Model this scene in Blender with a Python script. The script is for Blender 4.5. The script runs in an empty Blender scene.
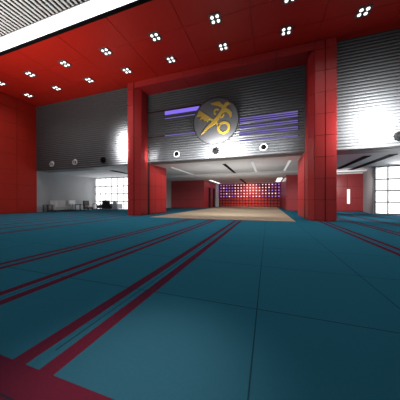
import bpy, bmesh, math, random
from mathutils import Vector, Matrix
random.seed(4)
S = bpy.context.scene
COL = S.collection
PI = math.pi

# ------------------------------------------------------------------ helpers
def link(o, parent=None):
    COL.objects.link(o)
    if parent is not None: o.parent = parent
    return o
def mesh_obj(name, bm, mats, parent=None, smooth=False):
    me = bpy.data.meshes.new(name)
    bmesh.ops.recalc_face_normals(bm, faces=bm.faces[:])
    bm.to_mesh(me); bm.free()
    if not isinstance(mats, (list, tuple)): mats = [mats]
    for m in mats: me.materials.append(m)
    if smooth:
        for p in me.polygons: p.use_smooth = True
    return link(bpy.data.objects.new(name, me), parent)
def tag(o, label, cat, group=None, kind=None):
    o['label'] = label; o['category'] = cat
    if group: o['group'] = group
    if kind: o['kind'] = kind
    return o
def struct(o, label=None, cat=None):
    o['kind'] = 'structure'
    if label: o['label'] = label
    if cat: o['category'] = cat
    return o
def empty(name, loc=(0, 0, 0), rz=0):
    o = bpy.data.objects.new(name, None); o.empty_display_size = .1
    o.location = loc; o.rotation_euler = (0, 0, rz)
    return link(o)
def dup(root, loc, rz=0, label=None):
    r = root.copy(); COL.objects.link(r); r.location = loc; r.rotation_euler = (0, 0, rz)
    if label: r['label'] = label
    for ch in list(root.children):
        c = ch.copy(); COL.objects.link(c); c.parent = r
        for g in list(ch.children):
            d = g.copy(); COL.objects.link(d); d.parent = c
    return r
def box(bm, x0, x1, y0, y1, z0, z1, mi=0, bev=0):
    vs = [bm.verts.new((x, y, z)) for z in (z0, z1) for y in (y0, y1) for x in (x0, x1)]
    fs = [bm.faces.new([vs[i] for i in f]) for f in ((0,2,3,1),(4,5,7,6),(0,1,5,4),(2,6,7,3),(0,4,6,2),(1,3,7,5))]
    for f in fs: f.material_index = mi
    if bev:
        es = list({e for f in fs for e in f.edges})
        g = bmesh.ops.bevel(bm, geom=es, offset=bev, segments=2, affect='EDGES', profile=.6)
        for f in g['faces']: f.material_index = mi
def boxes(lst, bev=0):
    bm = bmesh.new()
    for b in lst: box(bm, *b[:6], mi=b[6] if len(b) > 6 else 0, bev=bev)
    return bm
def prism(bm, pts, z0, z1, mi=0):
    """polygon in XY extruded in Z"""
    a = [bm.verts.new((x, y, z0)) for x, y in pts]; b = [bm.verts.new((x, y, z1)) for x, y in pts]
    n = len(pts); fs = [bm.faces.new(a[::-1]), bm.faces.new(b)]
    for i in range(n): fs.append(bm.faces.new((a[i], a[(i+1) % n], b[(i+1) % n], b[i])))
    for f in fs: f.material_index = mi
def prism_xz(bm, pts, y0, y1, mi=0):
    a = [bm.verts.new((x, y0, z)) for x, z in pts]; b = [bm.verts.new((x, y1, z)) for x, z in pts]
    n = len(pts); fs = [bm.faces.new(a), bm.faces.new(b[::-1])]
    for i in range(n): fs.append(bm.faces.new((a[i], b[i], b[(i+1) % n], a[(i+1) % n])))
    for f in fs: f.material_index = mi
def lathe_y(bm, prof, seg=24, mi=0, cap=True):
    """profile (radius, y) revolved about the Y axis"""
    rings = []
    for r, y in prof:
        rings.append([bm.verts.new((r*math.cos(2*PI*i/seg), y, r*math.sin(2*PI*i/seg))) for i in range(seg)])
    for A, B in zip(rings, rings[1:]):
        for i in range(seg):
            bm.faces.new((A[i], A[(i+1) % seg], B[(i+1) % seg], B[i])).material_index = mi
    if cap:
        for R in (rings[0], rings[-1]): bm.faces.new(R).material_index = mi
def panels(bm, o, u, v, n, us, vs, th=.03, gap=.022, mi=0, mb=1):
    """cladding: panels of thickness th standing proud of a dark backing, gaps between them"""
    o, u, v, n = map(Vector, (o, u, v, n))
    def quadbox(a0, a1, b0, b1, d0, d1, m):
        P = [o + u*a + v*b + n*d for d in (d0, d1) for b in (b0, b1) for a in (a0, a1)]
        w = [bm.verts.new(p) for p in P]
        for f in ((0,2,3,1),(4,5,7,6),(0,1,5,4),(2,6,7,3),(0,4,6,2),(1,3,7,5)):
            bm.faces.new([w[i] for i in f]).material_index = m
    quadbox(us[0], us[-1], vs[0], vs[-1], -.02, 0, mb)
    g = gap/2
    for a0, a1 in zip(us, us[1:]):
        for b0, b1 in zip(vs, vs[1:]):
            quadbox(a0+g, a1-g, b0+g, b1-g, 0, th, mi)
def frange(a, b, step):
    out = [a]; x = a+step
    while x < b-1e-3: out.append(x); x += step
    out.append(b); return out

# ------------------------------------------------------------------ materials
def pmat(name, col, rough=.5, metal=0, spec=.5, emit=None, es=0, var=.06, vscale=3.0):
    m = bpy.data.materials.new(name); m.use_nodes = True
    nt = m.node_tree; b = nt.nodes['Principled BSDF']
    b.inputs['Roughness'].default_value = rough; b.inputs['Metallic'].default_value = metal
    b.inputs['Specular IOR Level'].default_value = spec
    if emit:
        b.inputs['Emission Color'].default_value = (*emit, 1); b.inputs['Emission Strength'].default_value = es
    tc = nt.nodes.new('ShaderNodeTexCoord'); nz = nt.nodes.new('ShaderNodeTexNoise')
    nz.inputs['Scale'].default_value = vscale; nz.inputs['Detail'].default_value = 3
    nt.links.new(tc.outputs['Object'], nz.inputs['Vector'])
    mx = nt.nodes.new('ShaderNodeMixRGB')
    mx.inputs[1].default_value = (*[c*(1-var) for c in col], 1); mx.inputs[2].default_value = (*[min(1, c*(1+var)) for c in col], 1)
    nt.links.new(nz.outputs['Fac'], mx.inputs[0]); nt.links.new(mx.outputs[0], b.inputs['Base Color'])
    return m
def emat(name, col, strength):
    m = bpy.data.materials.new(name); m.use_nodes = True
    nt = m.node_tree; nt.nodes.clear()
    e = nt.nodes.new('ShaderNodeEmission'); e.inputs[0].default_value = (*col, 1); e.inputs[1].default_value = strength
    o = nt.nodes.new('ShaderNodeOutputMaterial'); nt.links.new(e.outputs[0], o.inputs[0])
    return m
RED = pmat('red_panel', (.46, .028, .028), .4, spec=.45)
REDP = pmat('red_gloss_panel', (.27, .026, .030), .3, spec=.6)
REDC = pmat('red_ceiling_panel', (.52, .018, .009), .5, spec=.25)
REDL = pmat('red_wall_panel', (.46, .022, .011), .5, spec=.25)
NOZ = pmat('nozzle_black', (.006, .006, .006), .9, spec=.05)
SEAM = pmat('dark_seam', (.045, .006, .006), .8)
STEEL = pmat('corrugated_steel', (.088, .092, .096), .5, metal=.15, spec=.4, var=.04)
DARKM = pmat('dark_metal', (.02, .02, .021), .5)
BLACK = pmat('black_leather', (.016, .015, .016), .5)
WHITE = pmat('white_paint', (.72, .73, .74), .6, var=.03)
CEILG = pmat('pale_ceiling', (.60, .61, .62), .7, var=.04)
GREYW = pmat('grey_wall', (.36, .37, .38), .6, var=.05)
SOFFIT = pmat('grey_soffit', (.22, .225, .23), .6)
GREYF = pmat('grey_fabric', (.55, .54, .53), .85)
PALEF = pmat('pale_fabric', (.80, .80, .82), .85)
PINKF = pmat('pale_pink_fabric', (.60, .43, .44), .85)
CHROME = pmat('chrome', (.7, .7, .7), .25, metal=1)
SILVER = pmat('silver_disc', (.105, .104, .11), .45, metal=.2, var=.04)
GOLD = pmat('gold_relief', (.44, .29, .035), .45, metal=.1)
RIM = pmat('white_rim', (.55, .55, .55), .4)
SLAT = pmat('white_slat', (.93, .93, .93), .5)
GAPM = pmat('slat_void', (.03, .03, .032), .8)
LAMP = emat('lamp_glow', (1, .99, .97), 2.2)
BEAM = emat('light_trough', (1, 1, 1), 2.6)
STRIP = emat('light_panel_glow', (1, 1, .98), 2.2)
PURP = emat('violet_tube', (.24, .16, .84), 1.05)
PURD = emat('violet_tube_dim', (.22, .17, .52), .85)
SQ1 = emat('square_glow_pale', (1, .80, .88), 1.25)
SQ2 = emat('square_glow_violet', (.42, .26, .85), 1.0)
SQ3 = emat('square_glow_orange', (.80, .10, .04), .55)
SLOTL = emat('slot_glow', (1, 1, 1), .62)
COVE = emat('cove_glow', (1, 1, 1), .75)
VISION = emat('lit_door_glass', (1, .97, .95), 1.2)

def glass():
    m = bpy.data.materials.new('window_glass'); m.use_nodes = True
    nt = m.node_tree; nt.nodes.clear()
    t = nt.nodes.new('ShaderNodeBsdfTransparent'); g = nt.nodes.new('ShaderNodeBsdfGlossy'); g.inputs['Roughness'].default_value = .05
    f = nt.nodes.new('ShaderNodeMixShader'); f.inputs[0].default_value = .06
    o = nt.nodes.new('ShaderNodeOutputMaterial')
    nt.links.new(t.outputs[0], f.inputs[1]); nt.links.new(g.outputs[0], f.inputs[2]); nt.links.new(f.outputs[0], o.inputs[0])
    return m
GLASS = glass()

X0, PITCH = -1.335, 1.2425      # carpet seams and stripe pairs
def carpet():
    m = bpy.data.materials.new('teal_striped_carpet'); m.use_nodes = True
    nt = m.node_tree; N, L = nt.nodes, nt.links; b = N['Principled BSDF']
    def M(op, a, c=None, d=None):
        n = N.new('ShaderNodeMath'); n.operation = op
        for i, v in enumerate((a, c, d)):
            if v is None: continue
            if isinstance(v, (int, float)): n.inputs[i].default_value = v
            else: L.new(v, n.inputs[i])
        return n.outputs[0]
    tc = N.new('ShaderNodeTexCoord'); sp = N.new('ShaderNodeSeparateXYZ'); L.new(tc.outputs['Object'], sp.inputs[0])
    X, Y = sp.outputs[0], sp.outputs[1]
    t = M('DIVIDE', M('SUBTRACT', X, X0), PITCH); k = M('ROUND', t)
    d = M('MULTIPLY', M('ABSOLUTE', M('SUBTRACT', t, k)), PITCH)
    st = M('MULTIPLY', M('GREATER_THAN', d, .06), M('LESS_THAN', d, .178))
    bad = M('MAXIMUM', M('LESS_THAN', M('ABSOLUTE', M('SUBTRACT', k, 1.5)), .9), M('LESS_THAN', M('ABSOLUTE', M('SUBTRACT', k, -3.5)), .9))
    st = M('MULTIPLY', M('MULTIPLY', st, M('SUBTRACT', 1, bad)), M('GREATER_THAN', Y, .8))
    band = M('MULTIPLY', M('GREATER_THAN', Y, .4), M('LESS_THAN', Y, .81))
    st = M('MAXIMUM', st, band)
    ty = M('DIVIDE', M('SUBTRACT', Y, 1.9), 1.255); dy = M('MULTIPLY', M('ABSOLUTE', M('SUBTRACT', ty, M('ROUND', ty))), 1.255)
    seam = M('MAXIMUM', M('MULTIPLY', M('LESS_THAN', d, .005), M('GREATER_THAN', Y, .95)), M('LESS_THAN', dy, .0055))
    nz = N.new('ShaderNodeTexNoise'); nz.inputs['Scale'].default_value = 60; nz.inputs['Detail'].default_value = 4
    L.new(tc.outputs['Object'], nz.inputs['Vector'])
    def mix(f, a, c):
        n = N.new('ShaderNodeMixRGB')
        for i, v in enumerate((f, a, c)):
            if isinstance(v, tuple): n.inputs[i].default_value = (*v, 1)
            else: L.new(v, n.inputs[i])
        return n.outputs[0]
    teal = mix(nz.outputs['Fac'], (.019, .118, .176), (.025, .146, .215))
    mar = mix(nz.outputs['Fac'], (.078, .015, .034), (.105, .02, .044))
    c = mix(st, teal, mar)
    c = mix(M('MULTIPLY', seam, .8), c, (.008, .03, .045))
    L.new(c, b.inputs['Base Color'])
    b.inputs['Roughness'].default_value = .45; b.inputs['Specular IOR Level'].default_value = .0
    return m
CARPET = carpet()
def rugmat():
    m = pmat('beige_carpet', (.40, .315, .215), .85, var=.15, vscale=1.5)
    return m
BEIGE = rugmat()

# ------------------------------------------------------------------ setting
H, ZB = 8.43, 3.31
YW = 10.98
XL, XR = -17.5, 11.0
CX = -2.785                                  # centre of the portal
flo = bmesh.new(); prism(flo, [(XL-.3, -6), (XR+.3, -6), (XR+.3, 17.02), (7.8, 17.02), (7.8, 30), (-11.65, 30), (-11.65, 16.82), (XL-.3, 16.82)], -.2, 0)
struct(mesh_obj('floor', flo, CARPET), 'teal carpet floor with paired maroon stripes', 'floor')

# red clad left wall
bm = bmesh.new()
panels(bm, (XL-.03, 0, 0), (0, 1, 0), (0, 0, 1), (1, 0, 0), [-6, -3.9, -2.55, -1.2, .15, 1.5, 2.85, 4.2, 5.56, 6.92, 8.28, 9.64, 10.98],
       [0, .06, 1.05, 2.12, 3.2, 4.33, 5.44, 6.55, 7.66, H], th=.03, gap=.018)
box(bm, XL-.3, XL-.05, -6, YW+.2, 0, H+.4, 1)
struct(mesh_obj('wall_left', bm, [REDL, SEAM]), 'red panelled wall at the far left of the hall', 'wall')
# pale lounge wall continuing it
struct(mesh_obj('wall_lounge', boxes([(XL-.25, XL, 10.98, 16.8, 0, ZB)]), GREYW), 'pale grey side wall of the lounge', 'wall')
struct(mesh_obj('wall_right', boxes([(XR, XR+.25, -6, 17.2, 0, H)]), GREYW))
struct(mesh_obj('wall_front', boxes([(XL-.3, XR+.3, -6.3, -6, 0, H)]), GREYW))

# corrugated steel wall over the openings
YC, ZC = 11.74, 3.50           # recessed wall inside the portal, and its lower edge
PXL, PXR = -7.69, 1.857        # inner faces of the portal
def corrugated(name, xa, xb, label, yw=YW, zb=ZB, p=.1462):
    bm = bmesh.new(); n = 10; prof = []
    z = zb; cnt = int((H-zb)/p+.01)
    for i in range(cnt):
        for j in range(n):
            a = j/n
            prof.append((yw - .055*abs(math.sin(PI*a))**.5, z + a*p))
        z += p
    prof.append((yw, min(z, H)))
    A = [bm.verts.new((xa, y, zz)) for y, zz in prof]; B = [bm.verts.new((xb, y, zz)) for y, zz in prof]
    for i in range(len(prof)-1): bm.faces.new((A[i], B[i], B[i+1], A[i+1]))
    box(bm, xa, xb, yw+.002, yw+.20, zb, prof[-1][1], 1)
    me = bpy.data.meshes.new(name); bm.to_mesh(me); bm.free()
    me.materials.append(STEEL); me.materials.append(SOFFIT)
    return struct(link(bpy.data.objects.new(name, me)), label, 'wall')
corrugated('wall_back_left', XL, -8.47, 'corrugated steel wall above the lounge')
corrugated('wall_back_centre', PXL-.025, PXR+.025, 'corrugated steel wall inside the red portal', YC, ZC, .1540)
corrugated('wall_back_right', 2.98, XR, 'corrugated steel wall right of the portal')

# high red ceiling
bm = bmesh.new()
ux = sorted([-3.44+2.8*k for k in range(-5, 6)] + [XL, XR])
ux = [u for u in ux if XL <= u <= XR]
panels(bm, (0, 0, H+.04), (1, 0, 0), (0, 1, 0), (0, 0, -1), ux, [6.48, 7.96, 9.52, 12.0], th=.04, gap=.02)
box(bm, XL-.3, XR+.3, 6.48, YC+.3, H+.07, H+.3, 1)
struct(mesh_obj('ceiling', bm, [REDC, SEAM]), 'high red panelled ceiling', 'ceiling')
bm = boxes([(XL, XR, 6.31, 6.48, H-.02, H+.5)])
struct(mesh_obj('trim_1', bm, NOZ), 'dark shadow gap at the edge of the red ceiling', 'trim')
# slatted ceiling over the camera
bm = bmesh.new()
x = XL+.1   # thin flat slats, a dark void above
while x < XR:
    box(bm, x, x+.095, -6, 5.71, H, H+.03); x += .21
box(bm, XL, XR, -6, 5.71, H+.55, H+.65, 1)
box(bm, XL, XR, 5.70, 6.31, H+.301, H+.40, 1)
box(bm, XL, XR, 5.712, 5.725, H, H+.55, 1)  # added dark sheet, keeps the lit trough side out of the slat gaps
box(bm, XL, XR, 4.40, 4.62, H-.03, H-.001, 1)
struct(mesh_obj('ceiling_slats', bm, [SLAT, GAPM]), 'white slatted ceiling in front of the red one', 'ceiling')
tr = empty('light_trough', (0, 5.73, H))
tag(tr, 'long glowing white light trough between slats and red ceiling', 'ceiling light')
mesh_obj('diffuser', boxes([(XL, XR, .03, .56, -.012, .05)]), BEAM, tr)
mesh_obj('housing', boxes([(XL, XR, .02, .57, .055, .3), (XL, XR, .01, .028, -.012, .3), (XL, XR, .562, .575, -.012, .3)]), WHITE, tr)

# low ceiling of lounge and passage
lowceil = bmesh.new()
prism(lowceil, [(XL-.3, YW+.22), (-8.47, YW+.22), (-8.47, 14.3), (-10.05, 14.3), (-10.05, 18.6), (2.4, 18.6), (2.4, 14.3), (2.98, 14.3), (2.98, YW+.22), (XR+.3, YW+.22),
      (XR+.3, 17.02), (7.8, 17.02), (7.8, 30), (-11.65, 30), (-11.65, 16.82), (XL-.3, 16.82)], ZB, ZB+.35)
struct(mesh_obj('ceiling_passage', boxes([(-10.04, 2.39, 14.31, 18.59, ZC, ZC+.1), (PXL-.025, PXR+.025, YC+.21, 14.31, ZC, ZC+.1)]), CEILG), 'pale passage ceiling just behind the portal', 'ceiling')
struct(mesh_obj('ceiling_low', lowceil, CEILG), 'low pale ceiling of lounge and passage', 'ceiling')
struct(mesh_obj('trim_2', boxes([(XL, -8.6, 11.2, 12.0, ZB-.012, ZB), (PXL+.04, PXR-.04, YC+.21, 12.5, ZC-.012, ZC), (3.1, XR, 11.2, 12.0, ZB-.012, ZB)]), SOFFIT), 'dark grey soffit under the corrugated wall', 'trim')
struct(mesh_obj('trim_3', boxes([(-10.04, 2.39, 18.57, 18.598, ZB, ZC-.002)]), WHITE), 'white step where the passage ceiling drops', 'trim')
struct(mesh_obj('trim_6', boxes([(3.2, 7.2, 18.6, 18.8, ZB-.1, ZB)]), WHITE), 'white bulkhead in the ceiling before the red door', 'trim')

# windows
def window(name, xa, xb, y, step, label, mat):
    fr = boxes([(xa, xb, y, y+.1, 0, .06), (xa, xb, y, y+.1, ZB-.07, ZB)])
    for z in (.84, 1.62, 2.41): box(fr, xa, xb, y+.02, y+.08, z-.04, z+.04)
    xs = frange(xa, xb, step)
    for i, x in enumerate(xs):
        w = .06 if i in (0, len(xs)-1) else .028
        box(fr, x-w, x+w, y+.03, y+.07, .06, ZB-.07)
    o = struct(mesh_obj(name, fr, mat), label, 'window')
    mesh_obj('pane', boxes([(xa, xb, y+.045, y+.055, .06, ZB-.07)]), GLASS, o)
window('window_1', -17.64, -11.4, 16.7, .76, 'bright gridded window at the back of the lounge', pmat('grey_frame', (.16, .16, .165), .5))
window('window_2', 6.94, 11.0, 16.9, .79, 'bright gridded window at the far right', pmat('dark_frame', (.16, .16, .165), .5))

# walls of the passage
struct(mesh_obj('wall_return', boxes([(-11.6, -11.4, 16.7, 22.5, 0, ZB)]), GREYW))
def red_wall(name, o, u, n, L, vs=(0, .05, 1.05, 2.1, ZB), step=1.3, label=None, cuts=None):
    bm = bmesh.new()
    panels(bm, o, u, (0, 0, 1), n, cuts or frange(0, L, step), list(vs), th=.03, gap=.02)
    return struct(mesh_obj(name, bm, [REDP, SEAM]), label, 'wall')
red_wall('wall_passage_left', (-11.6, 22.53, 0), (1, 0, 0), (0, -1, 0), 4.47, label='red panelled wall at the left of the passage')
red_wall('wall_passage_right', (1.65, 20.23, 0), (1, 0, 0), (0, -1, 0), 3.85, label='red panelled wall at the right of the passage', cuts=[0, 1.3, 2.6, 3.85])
# side walls running deeper
bm = bmesh.new()
panels(bm, (-7.16, 22.56, 0), (0, 1, 0), (0, 0, 1), (1, 0, 0), [0, .7, 1.9], [0, 2.6, ZB], gap=.02)
panels(bm, (-7.16, 22.56, 0), (0, 1, 0), (0, 0, 1), (1, 0, 0), [2.9, 4.0], [0, 2.6, ZB], gap=.02)
panels(bm, (-7.16, 22.56, 0), (0, 1, 0), (0, 0, 1), (1, 0, 0), [5.2, 6.4], [0, 2.6, ZB], gap=.02)
panels(bm, (-7.16, 22.56, 0), (0, 1, 0), (0, 0, 1), (1, 0, 0), [1.9, 2.9], [2.6, ZB], gap=.02)
panels(bm, (-7.16, 22.56, 0), (0, 1, 0), (0, 0, 1), (1, 0, 0), [4.0, 5.2], [2.6, ZB], gap=.02)
struct(mesh_obj('wall_far_left', bm, [RED, SEAM]), 'red side wall with two dark doorways', 'wall')
for n, (ya, yb) in enumerate(((24.46, 25.46), (26.56, 27.76))):
    d = struct(mesh_obj('door_%d' % (n+2), boxes([(-7.5, -7.42, ya, yb, 0, 2.6)]), BLACK), 'dark doorway in the red side wall, %s' % ('nearer one' if n == 0 else 'farther one'), 'door')
    mesh_obj('door_frame', boxes([(-7.42, -7.14, ya, ya+.05, 0, 2.6), (-7.42, -7.14, yb-.05, yb, 0, 2.6), (-7.42, -7.14, ya+.05, yb-.05, 2.55, 2.6)]), DARKM, d)
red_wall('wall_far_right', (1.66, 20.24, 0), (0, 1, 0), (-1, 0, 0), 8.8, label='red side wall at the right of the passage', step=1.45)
struct(mesh_obj('column', boxes([(-7.12, -6.72, 28.1, 28.5, 0, ZB)], ), WHITE), 'white column at the left end of the glowing wall', 'column')

# red double door and its wall, grey reveal by window_2
bm = bmesh.new()
panels(bm, (5.5, 20.23, 0), (1, 0, 0), (0, 0, 1), (0, -1, 0), [0, .93, 2.06], [0, .05, 1.15, 2.15, 3.2], gap=.025)
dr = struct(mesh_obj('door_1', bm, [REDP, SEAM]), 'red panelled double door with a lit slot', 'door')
mesh_obj('door_glass', boxes([(6.42, 6.62, 20.165, 20.2, .66, 1.9)]), VISION, dr)['label'] = 'bright upright glass slot'
mesh_obj('door_frame', boxes([(5.5, 7.56, 20.19, 20.26, 3.2, 3.3)]), WHITE, dr)
bm = bmesh.new(); prism(bm, [(6.88, 16.9), (7.1, 17.02), (7.75, 20.26), (7.56, 20.26)], 0, ZB)
struct(mesh_obj('wall_reveal', bm, GREYW), 'grey wall between the red door and the window', 'wall')

# wall_far = wall behind the glowing grid
struct(mesh_obj('wall_far', boxes([(-7.2, 2.0, 29.05, 29.3, 0, ZB)]), SEAM))
lw = empty('light_wall', (-6.72, 28.96, 0))
tag(lw, 'dark red wall with a grid of small glowing squares', 'light wall')
bm = bmesh.new(); NX = 20; W = 8.36; px_ = W/NX; pz = .405
panels(bm, (0, 0, 0), (1, 0, 0), (0, 0, 1), (0, -1, 0), [i*px_ for i in range(NX+1)], [0]+[.06+i*pz for i in range(9)], th=.04, gap=.09)
mesh_obj('panel', bm, [pmat('red_backing', (.42, .022, .02), .5), SEAM], lw)
sqp = None
for r in range(5):
    for c in range(NX):
        if r*NX+c >= 100: break
        side = abs(c-NX/2)/(NX/2)
        m = SQ2 if (side > .55 and random.random() < .75) or random.random() < .15 else SQ1
        z = .06 + pz*(7.5-r) ; cx = (c+.5)*px_
        o = mesh_obj('light_square', boxes([(-.072, .072, -.075, -.041, -.072, .072)]), m, lw) if sqp is None or m not in sqp else None
        if o is None:
            o = sqp[m].copy(); COL.objects.link(o); o.parent = lw
        else:
            sqp = sqp or {}; sqp[m] = o
        o.location = (cx, 0, z)

# beige carpet of the passage
rg = bmesh.new(); box(rg, -6.4, 1.2, 9.9, 28.9, .001, .015)
ru = tag(mesh_obj('carpet', rg, BEIGE), 'long beige carpet leading through the red portal to the glowing wall', 'carpet')

# ------------------------------------------------------------------ portal
pt = empty('portal', (0, 10.6, 0))
tag(pt, 'tall red panelled portal framing the passage', 'portal')
def pier(outer, fronts, fi, inner):
    """plan: outer face, front panels, inner front corner, inner face (x values; y from the front plane)"""
    bm = bmesh.new(); s = 1 if outer > inner else -1
    e = .03*s; yc = YC-10.6; yd = 14.3-10.6
    prism(bm, [(inner+e, .36), (fi+.02*s, .03), (outer-e, .03), (outer-e, .58), (fi, .60), (fi, yc+.2), (inner+e, yc+.2)], 0, H-.02, 1)
    prism(bm, [(inner+e, yc+.2), (fi, yc+.2), (fi, .60), (outer-e, .58), (outer-e, yd), (inner+e, yd)], 0, ZB-.005, 1)
    prism(bm, [(inner+e, yc+.2), (fi, yc+.2), (fi, yd), (inner+e, yd)], ZB-.005, ZC, 1)
    zs = [0.0, .05] + [1+i for i in range(8)] + [H-.01]
    g = .009
    for a, b in zip(zs, zs[1:]):
        for xa, xb in fronts:
            prism(bm, [(xa, 0), (xb, 0), (xb, .03), (xa, .03)], a+g, b-g)
        prism(bm, [(fi, 0), (fi+.02*s, .03), (inner+e, .36), (inner, .35)], a+g, b-g)
        prism(bm, [(inner, .36), (inner+e, .36), (inner+e, yc-.065), (inner, yc-.065)], a+g, b-g)
        prism(bm, [(outer-e, .03), (outer, .03), (outer, .58), (outer-e, .58)], a+g, b-g)
        if b <= 3.05:
            prism(bm, [(outer-e, .65), (outer, .65), (outer, yd), (outer-e, yd)], a+g, b-g)
        if b <= 4.05:
            top = min(b-g, ZC-.01)
            for ya, yb in ((yc+.2, yc+.9), (yc+.9, yc+1.75), (yc+1.75, yd)):
                prism(bm, [(inner, ya+g), (inner+e, ya+g), (inner+e, yb-g), (inner, yb-g)], a+g, top)
    return mesh_obj('pillar', bm, [RED, SEAM], pt)
pier(-8.46, [(-8.46, -8.03)], -7.95, PXL)
pier(2.97, [(2.10, 2.50), (2.54, 2.97)], 2.08, PXR)
bm = bmesh.new()
for i in range(6):
    w_ = (2.08+7.95)/6; xa, xb = -7.95+i*w_+.01, -7.95+(i+1)*w_-.01
    box(bm, xa, xb, .01, .04, 8.05, H-.01)
    box(bm, max(xa, PXL+.01), min(xb, PXR-.01), .05, 1.075, 8.05, 8.08)
box(bm, -7.66, 1.83, .05, 1.075, 8.09, H-.02, 1)
mesh_obj('lintel', bm, [RED, SEAM], pt)

# ------------------------------------------------------------------ things on the walls
# emblem
em = empty('emblem', (-2.92, 11.42, 5.63))
tag(em, 'round silver disc with a gold bird and key hung on the corrugated wall', 'emblem')
R = 1.345
bm = bmesh.new(); lathe_y(bm, [(R-.02, 0), (R, .02), (R, .08), (R-.02, .1)], 64)
mesh_obj('disc', bm, SILVER, em)
bm = bmesh.new(); lathe_y(bm, [(R, -.02), (R+.03, -.02), (R+.03, .09), (R, .09), (R, -.02)], 64, cap=False)
mesh_obj('rim', bm, DARKM, em)
bm = bmesh.new(); lathe_y(bm, [(.08, .1), (.08, .245)], 16); mesh_obj('bracket', bm, DARKM, em)
def uv(p): return ((p[0]-206)/166*R, (204-p[1])/182*R)
def relief(name, polys, depth=.03):
    bm = bmesh.new()
    for k, pl in enumerate(polys): prism_xz(bm, [uv(p) for p in pl], -depth-.004*k, .002)
    return mesh_obj(name, bm, GOLD, em)
def ringpoly(cx, cy, rx, ry, w, n=20, a0=0, a1=360):
    out = []
    for i in range(n):
        A, B = math.radians(a0+(a1-a0)*i/n), math.radians(a0+(a1-a0)*(i+1)/n)
        out.append([(cx+rx*math.cos(A), cy+ry*math.sin(A)), (cx+rx*math.cos(B), cy+ry*math.sin(B)),
                    (cx+(rx-w)*math.cos(B), cy+(ry-w)*math.sin(B)), (cx+(rx-w)*math.cos(A), cy+(ry-w)*math.sin(A))])
    return out
def relief_flat(name, polys, depth=.03):
    bm = bmesh.new()
    for pl in polys: prism_xz(bm, [uv(p) for p in pl], -depth, .002)
    return mesh_obj(name, bm, GOLD, em)
relief('key_shaft', [[(86, 106), (206, 202), (242, 240), (232, 251), (194, 213), (76, 120)],
                     [(88, 104), (120, 132), (92, 160), (78, 150), (62, 152), (74, 134)],
                     [(118, 130), (144, 152), (118, 184), (102, 174), (88, 180), (98, 160)],
                     [(142, 150), (172, 176), (146, 204), (132, 192), (116, 198), (126, 176)]])
relief_flat('key_bow', ringpoly(268, 266, 48, 50, 19))
relief('bird', [[(268, 100), (292, 112), (282, 140), (256, 156), (212, 226), (168, 250), (98, 304), (138, 250), (180, 210), (222, 166), (248, 130)],
                [(172, 62), (236, 56), (258, 82), (282, 104), (268, 122), (244, 98), (212, 82), (186, 74)],
                [(286, 116), (308, 130), (326, 154), (326, 184), (316, 200), (308, 172), (296, 154), (274, 140)],
                [(270, 92), (280, 74), (298, 70), (308, 82), (318, 90), (302, 96), (292, 110), (274, 112)]], .046)
relief_flat('talon', ringpoly(216, 134, 24, 26, 13, 10, 100, 330))
relief_flat('talon', ringpoly(250, 166, 24, 22, 12, 10, -30, 140))

KC = YC/YW                     # the recessed wall stands farther off
# round air nozzles under the corrugated wall
def nozzle(vane, rim):
    t = empty('air_nozzle', (0, 0, 0))
    bm = bmesh.new()
    lathe_y(bm, [(.135, -.02), (.145, -.07), (.175, -.085), (.205, -.06), (.215, 0), (.215, .02), (.135, .02)], 28, cap=False)
    mesh_obj('ring', bm, rim, t, True)
    bm = bmesh.new(); lathe_y(bm, [(.136, -.055), (.10, -.035), (.06, -.03)], 24, cap=True); mesh_obj('core', bm, NOZ, t, True)
    if vane: mesh_obj('vane', boxes([(-.022, .022, -.08, -.052, -.13, .13)]), GREYF, t)
    return t
NZ = [(-15.7, 'first round air nozzle from the left wall, above the lounge'), (-13.33, 'second round air nozzle from the left wall, above the lounge'),
      (-10.73, 'dark-rimmed round air nozzle above the lounge, nearest the portal'), (-5.17, 'round air nozzle inside the portal, left of the emblem'),
      (-2.77, 'dark-rimmed round air nozzle right below the emblem'), (-.2, 'round air nozzle inside the portal, right of the emblem'),
      (5.40, 'dark-rimmed round air nozzle on the wall right of the portal')]
n0 = nozzle(1, RIM); n1 = nozzle(0, RIM); n2 = nozzle(0, NOZ)
for n in (n0, n1, n2): tag(n, '', 'air nozzle', 'air nozzles along the corrugated wall')
for i, (x, lab) in enumerate(NZ):
    P = (n0, n0, n2, n1, n2, n1, n2)[i]; o = P if i in (0, 2, 3) else dup(P, (0, 0, 0))
    o.location = (x*KC, YC-.05, 3.93) if -7 < x < 1 else (x, YW-.05, 3.74)
    o['label'] = lab

# violet light bars
def bar(xa, xb, za, zb, mat, label):
    xa, xb, za, zb = xa*KC, xb*KC, 1+(za-1)*KC, 1+(zb-1)*KC
    t = empty('light_bar', ((xa+xb)/2, YC-.062, (za+zb)/2)); w, h = (xb-xa)/2, (zb-za)/2
    tag(t, label, 'light bar', 'violet light bars on the corrugated wall')
    bm = boxes([(-w+.01, w-.01, -.035, 0, -h, h)], bev=.012); mesh_obj('tube', bm, mat, t)
    mesh_obj('end_cap', boxes([(-w-.02, -w+.01, -.04, .0, -h-.005, h+.005)]), DARKM, t)
    mesh_obj('end_cap', boxes([(w-.01, w+.02, -.04, .0, -h-.005, h+.005)]), DARKM, t)
bar(-5.97, -3.72, 6.18, 6.40, PURP, 'broad bright violet light bar left of the emblem')
bar(-5.97, -3.9, 5.93, 5.97, PURD, 'thin dim violet light bar below the broad one left of the emblem')
bar(-5.97, -3.9, 4.88, 4.94, PURD, 'thin violet light bar lowest on the left of the emblem')
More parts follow.
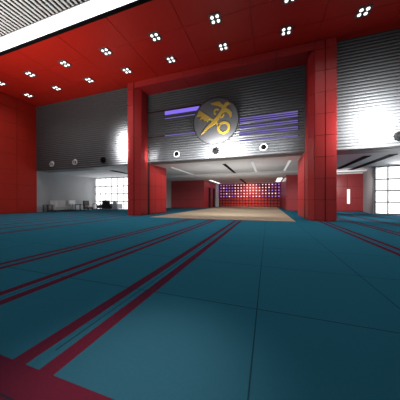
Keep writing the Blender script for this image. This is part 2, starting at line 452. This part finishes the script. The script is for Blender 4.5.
RB = [(5.40, 5.34, 'topmost'), (5.29, 5.24, 'second from the top'), (5.18, 5.13, 'third from the top'), (4.95, 4.90, 'fourth from the top'),
      (4.85, 4.81, 'fifth from the top'), (4.64, 4.58, 'third from the bottom'), (4.52, 4.47, 'second from the bottom'), (4.20, 4.14, 'lowest')]
for a, b, w in RB:
    bar(-1.44, 1.42, b, a, PURD, 'violet light bar right of the emblem, %s there' % w)
struct(mesh_obj('trim_4', boxes([(-7.68, -3.9, YC-.06, YC-.035, 6.80, 6.91)]), SEAM), 'dark red slot line left of the emblem, upper', 'trim')
struct(mesh_obj('trim_5', boxes([(-7.68, -6.42, YC-.06, YC-.035, 5.15, 5.22)]), SEAM), 'dark red slot line left of the emblem, lower', 'trim')

# four-lamp downlights
def downlight():
    t = empty('downlight')
    bm = boxes([(-.21, .21, -.21, .21, -.035, 0)], bev=.01); mesh_obj('housing', bm, DARKM, t)
    fr = boxes([(-.235, .235, -.235, -.21, -.045, 0), (-.235, .235, .21, .235, -.045, 0), (-.235, -.21, -.21, .21, -.045, 0), (.21, .235, -.21, .21, -.045, 0)])
    mesh_obj('frame', fr, pmat('downlight_frame', (.12, .12, .12), .5), t)
    first = None
    for sx in (-1, 1):
        for sy in (-1, 1):
            if first is None:
                bm = bmesh.new()
                bmesh.ops.create_cone(bm, cap_ends=True, segments=16, radius1=.058, radius2=.066, depth=.03)
                first = mesh_obj('lamp', bm, LAMP, t); o = first
            else:
                o = first.copy(); COL.objects.link(o); o.parent = t
            o.location = (sx*.108, sy*.108, -.045)
    return t
ORD = ['first', 'second', 'third', 'fourth', 'fifth', 'sixth', 'seventh', 'eighth']
d0 = downlight(); tag(d0, '', 'downlight', 'four-lamp downlights in the red ceiling')
first = True
for row, (y, n, nm) in enumerate(((7.96, 7, 'front'), (9.52, 8, 'back'))):
    for i in range(n):
        o = d0 if first else dup(d0, (0, 0, 0)); first = False
        o.location = (-16.05+2.803*i, y, H)
        o['label'] = 'four-lamp square downlight in the red ceiling, %s row, %s from the left' % (nm, ORD[i])

# linear fittings in the low ceiling
def slot(xa, xb, ya, yb, dark, label, zc=ZB):
    t = empty('ceiling_slot' if dark else 'ceiling_light', ((xa+xb)/2, (ya+yb)/2, zc))
    tag(t, label, 'ceiling slot' if dark else 'ceiling light')
    w, l = (xb-xa)/2, (yb-ya)/2
    mesh_obj('insert' if dark else 'diffuser', boxes([(-w+.015, w-.015, -l+.015, l-.015, -.02, 0)]), NOZ if dark == 1 else (SLOTL if dark else STRIP), t)
    mesh_obj('frame', boxes([(-w, w, -l, -l+.015, -.03, 0), (-w, w, l-.015, l, -.03, 0), (-w, -w+.015, -l+.015, l-.015, -.03, 0), (w-.015, w, -l+.015, l-.015, -.03, 0)]),
             DARKM if dark == 1 else WHITE, t)
slot(-2.99, -2.75, 13.7, 18.5, 1, 'black linear slot in the passage ceiling just inside the portal', ZC)
slot(-1.04, -.86, 13.5, 18.5, 2, 'pale linear slot in the passage ceiling, right of the black one', ZC)
slot(1.25, 1.42, 13.7, 18.5, 2, 'pale linear slot in the passage ceiling by the right pillar', ZC)
slot(-7.05, -6.87, 13.7, 18.5, 2, 'pale linear slot in the passage ceiling by the left pillar', ZC)
slot(-3.0, -2.74, 22.3, 28.6, 1, 'black linear slot deep in the passage ceiling before the glowing wall')
slot(-11.85, -11.45, 12.7, 14.6, 1, 'black linear slot in the lounge ceiling beside the portal')
slot(4.78, 5.12, 12.75, 17.4, 1, 'black linear slot in the right ceiling, nearer the portal')
slot(5.85, 6.22, 12.75, 18.3, 1, 'black linear slot in the right ceiling, nearer the window')
slot(.95, 1.5, 22.4, 27.3, 0, 'glowing ceiling panel at the right of the passage')
slot(-6.55, -6.2, 22.4, 27.4, 0, 'glowing ceiling panel at the left of the passage')

# ------------------------------------------------------------------ lounge furniture
def table(name, w, d, h, loc, rz, label, top=BLACK):
    t = empty(name, loc, rz); tag(t, label, 'table')
    mesh_obj('table_top', boxes([(-w/2, w/2, -d/2, d/2, h-.05, h)], bev=.008), top, t)
    for sx in (-1, 1):
        for sy in (-1, 1):
            mesh_obj('leg', boxes([(sx*(w/2-.03)-.02, sx*(w/2-.03)+.02, sy*(d/2-.03)-.02, sy*(d/2-.03)+.02, 0, h-.05)]), DARKM, t)
def seat(name, cat, w, loc, rz, label, body, cush, h=.9, d=.75, legs=DARKM, arms=True, n=1):
    """faces -Y locally"""
    t = empty(name, loc, rz); tag(t, label, cat)
    aw = .1 if arms else 0
    mesh_obj('frame', boxes([(-w/2, w/2, -d/2, d/2, .14, .27)], bev=.015), body, t)
    for i in range(n):
        a = -w/2+aw+(w-2*aw)*i/n; b = -w/2+aw+(w-2*aw)*(i+1)/n
        mesh_obj('seat_cushion', boxes([(a+.006, b-.006, -d/2, d/2-.16, .27, .44)], bev=.035), cush, t)
        bm = boxes([(a+.006, b-.006, d/2-.16, d/2, .27, h)], bev=.035)
        for v in bm.verts: v.co.y += (v.co.z-.27)*.10
        mesh_obj('backrest', bm, body, t)
    if arms:
        for s in (-1, 1):
            x = s*(w/2-aw/2); mesh_obj('armrest', boxes([(x-aw/2, x+aw/2, -d/2, d/2, .27, .62)], bev=.02), body, t)
    for sx in (-1, 1):
        for sy in (-1, 1):
            mesh_obj('leg', boxes([(sx*(w/2-.06)-.02, sx*(w/2-.06)+.02, sy*(d/2-.06)-.02, sy*(d/2-.06)+.02, 0, .14)]), legs, t)
    return t
E_ = PI/2      # faces +X
table('side_table', .52, .45, .6, (-17.05, 11.5, 0), E_*0, 'small black side table by the red wall, left of the grey sofa')
seat('sofa', 'sofa', 1.5, (-17.1, 12.62, 0), E_, 'grey two-seat sofa against the lounge side wall', GREYF, GREYF, h=.95, n=2)
seat('armchair', 'armchair', .85, (-17.1, 13.95, 0), E_, 'pale armchair right of the grey sofa', PALEF, PALEF, h=.95)
table('coffee_table', .7, .5, .6, (-16.15, 13.75, 0), E_*0, 'black-topped low table in front of the pale armchair')
seat('lounge_chair', 'chair', .62, (-16.55, 14.95, 0), E_, 'black-backed chair with a pale pink seat', BLACK, PINKF, h=.92, d=.6, arms=False)
table('side_table', .6, .5, .62, (-16.3, 15.75, 0), 0, 'black side table between the pink-seated chair and the window')
seat('bench', 'bench', .8, (-16.3, 16.3, 0), PI*0, 'low black seat under the left end of the lounge window', BLACK, BLACK, h=.5, d=.5, arms=False)
seat('armchair', 'armchair', 1.05, (-14.75, 15.7, 0), PI, 'black high-backed armchair turned to the lounge window', BLACK, BLACK, h=.95)
seat('armchair', 'armchair', .6, (-13.75, 15.75, 0), PI, 'pale armchair beside the black one at the lounge window', PALEF, PALEF, h=.92)

# ------------------------------------------------------------------ lights
def area(name, loc, rot, sx, sy, power, col=(1, 1, 1), spread=PI):
    l = bpy.data.lights.new(name, 'AREA'); l.shape = 'RECTANGLE'; l.size = sx; l.size_y = sy; l.energy = power; l.color = col; l.spread = spread
    o = link(bpy.data.objects.new(name, l)); o.location = loc; o.rotation_euler = rot; return o
def spot(name, loc, target, power, ang, blend=1, rad=.1, col=(1, 1, 1)):
    l = bpy.data.lights.new(name, 'SPOT'); l.energy = power; l.spot_size = math.radians(ang); l.spot_blend = blend; l.shadow_soft_size = rad; l.color = col
    o = link(bpy.data.objects.new(name, l)); o.location = loc
    o.rotation_euler = (Vector(target)-Vector(loc)).to_track_quat('-Z', 'Y').to_euler(); return o
# added fill lights behind the viewer
area('front_fill', (-6, -5.8, 3.2), (PI/2, 0, 0), 20, 4.5, 225)
area('ceiling_fill', (-11, -.8, .4), (math.radians(142), 0, 0), 7, 1.5, 250, (1, .95, .88), math.radians(75))
# added lights without fixtures for the bright patches on the corrugated wall
area('wall_patch_fill', (-9.0, 10.42, 4.5), (PI/2, 0, 0), .5, 1.6, 260, (1, 1, 1), 2.6)
area('wall_patch_fill', (4.55, 9.9, 4.1), (PI/2, 0, 0), .6, 1.4, 430, (1, 1, 1), 2.7)
area('wall_patch_fill', (-2.4, 10.75, 3.75), (PI/2, 0, 0), 1.8, .25, 420, (1, 1, 1), 2.8)
area('wall_patch_fill', (-7.3, 11.3, 3.9), (PI/2, 0, 0), .2, .2, 14)
area('wall_patch_fill', (-4.6, 10.7, 3.7), (PI/2, 0, 0), 3.5, .2, 60, (1, 1, 1), 2.8)
area('wall_patch_fill', (-.4, 10.7, 3.7), (PI/2, 0, 0), 3.0, .2, 60, (1, 1, 1), 2.8)
# added spot for the pale carpet pool, then the downlights' light
spot('carpet_pool_fill', (-.7, 1.0, 8.3), (-.72, .95, 0), 2600, 12.5, 1, .3, (1, .50, .45))
area('downlight_wash', (-5.5, 8.7, 8.3), (0, 0, 0), 22, 1.8, 330, (1, 1, 1), math.radians(110))
# lounge: daylight coming in through its windows
area('window_daylight', (-14.5, 16.4, 1.7), (-PI/2, 0, 0), 5.6, 3, 35)
area('window_daylight', (8.6, 16.7, 1.7), (-PI/2, 0, .5), 3, 3, 140)
area('door_fill', (5.6, 16.5, 2.4), (math.radians(75), 0, 0), 1.6, .8, 60, (1, .95, .92), math.radians(130))  # added fill for the red door, no lamp hangs there
# added passage fill without fixtures, then spots on carpet and glowing grid
area('passage_glow', (-2.7, 15.0, .6), (PI-.5, 0, 0), 6, 4, 130, (.93, .98, 1))
area('passage_fill', (-2.6, 18.2, 2.6), (math.radians(60), 0, 0), 7, 1.0, 60, (1, .92, .92))
spot('rug_spot', (-5.6, 22, 3.2), (-4.6, 21.5, 0), 120, 90, 1, .1, (1, .93, .85))
spot('grid_spot', (-2.2, 27.0, 3.2), (-2.4, 28.9, 1.0), 600, 120, 1, .1, (1, .62, .48))
spot('grid_violet', (-6.0, 26.8, 3.2), (-5.8, 28.9, 2.6), 25, 110, 1, .1, (.35, .25, 1))
spot('grid_violet', (1.0, 26.8, 3.2), (0.8, 28.9, 2.6), 35, 110, 1, .1, (.35, .25, 1))

w = bpy.data.worlds.new('World'); S.world = w; w.use_nodes = True
bg = w.node_tree.nodes['Background']; bg.inputs[0].default_value = (1, 1, 1, 1); bg.inputs[1].default_value = 2.2

# ------------------------------------------------------------------ camera
c = bpy.data.cameras.new('Camera'); c.sensor_width = 36; c.lens = 18.0; c.clip_start = .02
co = link(bpy.data.objects.new('Camera', c)); co.location = (0, 0, 1); co.rotation_euler = (PI/2-.001, 0, .3263)
S.camera = co
S.view_settings.view_transform = 'Standard'; S.view_settings.look = 'None'
S.view_settings.exposure = 0; S.view_settings.gamma = 1; S.view_settings.use_curve_mapping = False
S.cycles.use_denoising = True
S.cycles.sample_clamp_indirect = 4
